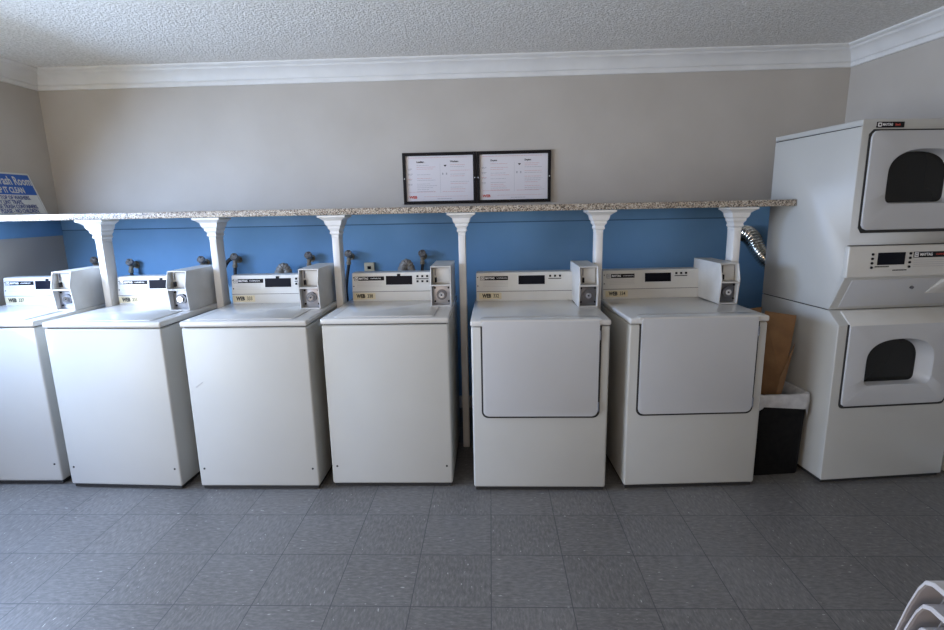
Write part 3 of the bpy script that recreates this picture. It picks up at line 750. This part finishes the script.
# ------------------------------------------------------------------ trash bin, liner, cardboard (beside the stacked dryer)
def in_s(u, d): return (MSX + u*math.cos(MSR) - d*math.sin(MSR), MSY + u*math.sin(MSR) + d*math.cos(MSR))
bc = in_s(-.166, .265)
def rr3(hx, hy, r, z, n=6, wob=None):
    out = []
    for i, (x, y) in enumerate(rrect(-hx, -hy, hx, hy, r, n)): out.append((x, y, z if wob is None else z+wob(i)))
    return out
t = thing('trash_bin', 'black plastic trash bin between the right-hand dryer and the stacked dryer', 'trash bin', (*bc, 0), MSR)
b = MB()
b.rings([rr3(.134, .140, .03, .0), rr3(.138, .144, .035, .01), rr3(.147, .155, .04, .440), rr3(.152, .160, .04, .445), rr3(.152, .160, .04, .462), rr3(.146, .154, .04, .464), rr3(.138, .146, .04, .440), rr3(.115, .122, .03, .02)], M_BINP)
b.build('bin_body', t)
t2 = thing('bin_liner', 'white plastic bag folded over the rim of the black trash bin', 'trash bag', (*bc, .36), MSR)
b = MB(); rnd = random.Random(4)
wv = [rnd.uniform(-.012, .012) for _ in range(28)]
tail = lambda i: wv[i % 28] + (-.055 if 9 <= i <= 11 else -.02 if 7 <= i <= 8 else 0)
n_ = 6
R_ = [rr3(.153, .162, .04, .395-.36, n_, tail), rr3(.1560, .1655, .04, .425-.36), rr3(.1555, .1640, .04, .455-.36), rr3(.152, .160, .04, .4655-.36), rr3(.142, .150, .04, .4665-.36), rr3(.134, .142, .04, .445-.36), rr3(.120, .128, .04, .30-.36), rr3(.100, .11, .04, .12-.36), rr3(.05, .06, .03, .06-.36)]
for k, ring in enumerate(R_):
    for i, p in enumerate(ring):
        q = 1 + (.012 if k in (0, 1) else .0)*math.sin(i*2.3+k) if k < 4 else 1 - .05*abs(math.sin(i*1.7+k))
        if k < 4: q = max(q, 1.0)
        ring[i] = (p[0]*q, p[1]*q, p[2] + (.006*math.sin(i*1.1) if 1 < k < 6 else 0)*0)
b.rings(R_, M_BAG, cap=False); o = b.build('bag', t2, smooth=60)
# flattened cardboard carton standing in the bin, leaning on the stacked dryer
t3 = thing('cardboard_box', 'folded brown cardboard box sticking up out of the trash bin', 'cardboard', (*bc, .12), MSR)
def sheet(name, P, th=.005):
    b = MB(); P = [Vector(p) for p in P]; n = (P[1]-P[0]).cross(P[-1]-P[0]).normalized()*th
    A = [b.bm.verts.new(p) for p in P]; B = [b.bm.verts.new(p+n) for p in P]; k = len(P)
    fs = [b.bm.faces.new(A), b.bm.faces.new(B[::-1])] + [b.bm.faces.new([A[i], B[i], B[(i+1) % k], A[(i+1) % k]]) for i in range(k)]
    b._tag(fs, M_CARD); return b.build(name, t3, smooth=0)
sheet('outer_panel', [(-.06, .04, 0), (.02, -.03, 0), (.075, -.03, .33), (.150, .02, .735), (.02, .10, .75), (-.04, .10, .40)])
sheet('folded_flap', [(-.03, -.06, .05), (.01, -.08, .05), (.035, -.080, .33), (.105, -.050, .60), (.0, -.10, .42)])
sheet('back_panel', [(-.09, .07, 0), (-.04, .06, 0), (.0, .115, .60), (.01, .12, .77), (-.075, .12, .76)])

# ------------------------------------------------------------------ stacked resin chairs, bottom right
def resin_chair():
    t = bpy.data.objects.new('resin_chair', None); COL.objects.link(t)
    # local: chair faces -X; origin on the floor below the seat centre; arms at z .655
    def band(path, wid, th):
        """ribbon with a down-turned outer skirt, path of (x,y,z), wid list across y"""
        b = MB(); rr = []
        for (x, y, z), w, (nx, nz) in zip(path, wid, th):
            s = 1 if y > 0 else -1
            yi, yo = y - s*w/2, y + s*w/2
            t_ = .004; sk = .0065
            sec = [(yi, 0), (yo-s*.004, 0), (yo, -.004), (yo, -sk), (yo-s*t_, -sk), (yo-s*t_, -t_-.003), (yi+s*t_, -t_), (yi+s*t_, -sk*1.0), (yi, -sk*1.0)]
            rr.append([(x + nx*q, yy, z + nz*q) for yy, q in sec])
        b.rings(rr, M_RESIN); return b
    for s in (-1, 1):
        # arm and front leg in one sweep: foot up to the corner, round and back along the arm
        pts, nrm, wid = [], [], []
        P = [(-.325, 0), (-.315, .18), (-.293, .36), (-.258, .53), (-.231, .63), (-.215, .678), (-.202, .702), (-.182, .712), (-.08, .714), (.06, .712), (.20, .707), (.27, .702)]
        for i, (x, z) in enumerate(P):
            a, c = P[max(i-1, 0)], P[min(i+1, len(P)-1)]
            tx, tz = c[0]-a[0], c[1]-a[1]; l = math.hypot(tx, tz)
            pts.append((x, s*(.275 - .01*(z < .3)), z)); nrm.append((-tz/l, tx/l)); wid.append((.050, .052, .056, .060, .062, .062, .062, .064, .068, .070, .066, .06)[i])
        leg = band(pts[:7], wid[:7], nrm[:7]); leg.build('front_leg', t, smooth=40)
        arm = band(pts[6:], wid[6:], nrm[6:]); arm.build('armrest', t, smooth=40)
        rl = band([(.34, s*.25, 0), (.30, s*.245, .22), (.262, s*.24, .43), (.285, s*.24, .70), (.335, s*.225, .88)], (.045, .045, .045, .045, .04), ((-1, -.1),)*5); rl.build('rear_leg', t, smooth=40)
    b = MB(); rr = []
    for x, z in ((-.26, .385), (-.255, .41), (-.23, .42), (0, .405), (.2, .40), (.255, .41)):
        rr.append([(x, -.245, z+.012), (x, -.12, z), (x, .12, z), (x, .245, z+.012), (x, .245, z+.004), (x, .12, z-.008), (x, -.12, z-.008), (x, -.245, z+.004)])
    b.rings(rr, M_RESIN); b.build('seat', t, smooth=40)
    b = MB()
    for k in range(7):
        y = -.18+.06*k; b.hexa([(.258, y-.018, .42), (.258, y+.018, .42), (.266, y+.018, .42), (.266, y-.018, .42), (.325, y-.018, .83), (.325, y+.018, .83), (.333, y+.018, .83), (.333, y-.018, .83)], M_RESIN, .002)
    b.prism(rrect(-.235, .81, .235, .885, .03), 'x', .322, .338, M_RESIN, .003); b.build('backrest', t, smooth=40)
    return t
first = resin_chair()
CH = ((1.078, .668), .06)
labels = ['pale grey resin chair, topmost of the stack at the bottom right corner', 'pale grey resin chair, second from the top of the corner stack',
          'pale grey resin chair, third from the top of the corner stack']
for k in range(3):
    if k == 0: r = first
    else:
        r = first.copy(); COL.objects.link(r)
        for ch in first.children:
            c_ = ch.copy(); COL.objects.link(c_); c_.parent = r
    r.location = (CH[0][0], CH[0][1]-.003*k, .092-.046*k); r.rotation_euler = (0, 0, -PI/2)
    tag(r, labels[k], 'chair', 'stacked resin chairs')

# ------------------------------------------------------------------ light
def area(name, loc, rot, sx, sy, power, color):
    l = bpy.data.lights.new(name, 'AREA'); l.shape = 'RECTANGLE'; l.size = sx; l.size_y = sy; l.energy = power; l.color = color
    o = bpy.data.objects.new(name, l); COL.objects.link(o); o.location = loc; o.rotation_euler = rot; return o
area('door_skylight', (XL-.05, (D1[0]+D1[1])/2, 1.06), (0, -PI/2+.5, 0), 1.95, 1.65, 102, (.50, .64, 1.))
area('door_ground_bounce', (XL-.06, (D1[0]+D1[1])/2, 1.06), (0, -PI/2-.7, 0), 1.95, 1.65, 48, (1., .90, .45))
area('window_skylight', (XL-.05, (W1[0]+W1[1])/2, 1.6), (0, -PI/2+.7, 0), .65, 1.0, 88, (.43, .62, 1.))
area('front_fill', ((W2[0]+W2[1])/2, YF-.05, (W2[2]+W2[3])/2), (PI/2, 0, 0), 2.6, 1.05, 28, (1, .70, .48))  # added warm fill lamp, no known source on that side
# ceiling lamp behind the camera: glass bowl fixture
t = thing('ceiling_lamp', 'round frosted ceiling lamp with white base', 'ceiling lamp', (.75, .10, ZC))
b = MB(); b.cyl((0, 0, -.025), (0, 0, 0), .17, M_TRIM, 40); b.build('lamp_base', t)
ml = mat('lit_lamp_glass', (.9, .85, .75), .4); BS(ml).inputs['Emission Color'].default_value = (1, .86, .60, 1); BS(ml).inputs['Emission Strength'].default_value = 5.
b = MB(); b.rings([[(r_*math.cos(2*PI*k/40), r_*math.sin(2*PI*k/40), z) for k in range(40)] for r_, z in ((.155, -.026), (.175, -.06), (.18, -.10), (.16, -.14), (.10, -.175), (.03, -.185))], ml); b.build('lamp_glass', t)
s = bpy.data.lights.new('sun', 'SUN'); s.energy = 3.2; s.color = (1, .97, .93); s.angle = .02
o = bpy.data.objects.new('sun', s); COL.objects.link(o)
o.rotation_euler = Vector((1., .9, -.60)).to_track_quat('-Z', 'Y').to_euler()
o.location = (-6, -1, 5)
w = bpy.data.worlds.new('sky'); SC.world = w; w.use_nodes = True
w.node_tree.nodes['Background'].inputs[0].default_value = (.55, .72, 1, 1); w.node_tree.nodes['Background'].inputs[1].default_value = .8

# ------------------------------------------------------------------ camera
cam = bpy.data.cameras.new('camera'); co = bpy.data.objects.new('camera', cam); COL.objects.link(co)
f, pitch, yaw, roll, hgt = 530.8, .198, .0373, -.02, 1.4672
cam.sensor_width = 36; cam.lens = f/944*36; cam.clip_start = .02
cy, sy = math.cos(yaw), math.sin(yaw); cp, sp = math.cos(pitch), math.sin(pitch); cr, sr = math.cos(roll), math.sin(roll)
Rv = Vector((cy, sy, 0)); Fv0 = Vector((-sy, cy, 0)); Up = Vector((0, 0, 1))
Fv = Fv0*cp - Up*sp; Dv = -(Fv0*sp + Up*cp)
R2 = Rv*cr - Dv*sr; D2 = Rv*sr + Dv*cr
co.matrix_world = Matrix(((R2.x, -D2.x, -Fv.x, 0), (R2.y, -D2.y, -Fv.y, 0), (R2.z, -D2.z, -Fv.z, hgt), (0, 0, 0, 1)))
SC.camera = co
SC.view_settings.view_transform = 'Standard'; SC.view_settings.look = 'None'; SC.view_settings.gamma = 1
SC.view_settings.exposure = 0.; SC.view_settings.use_curve_mapping = False
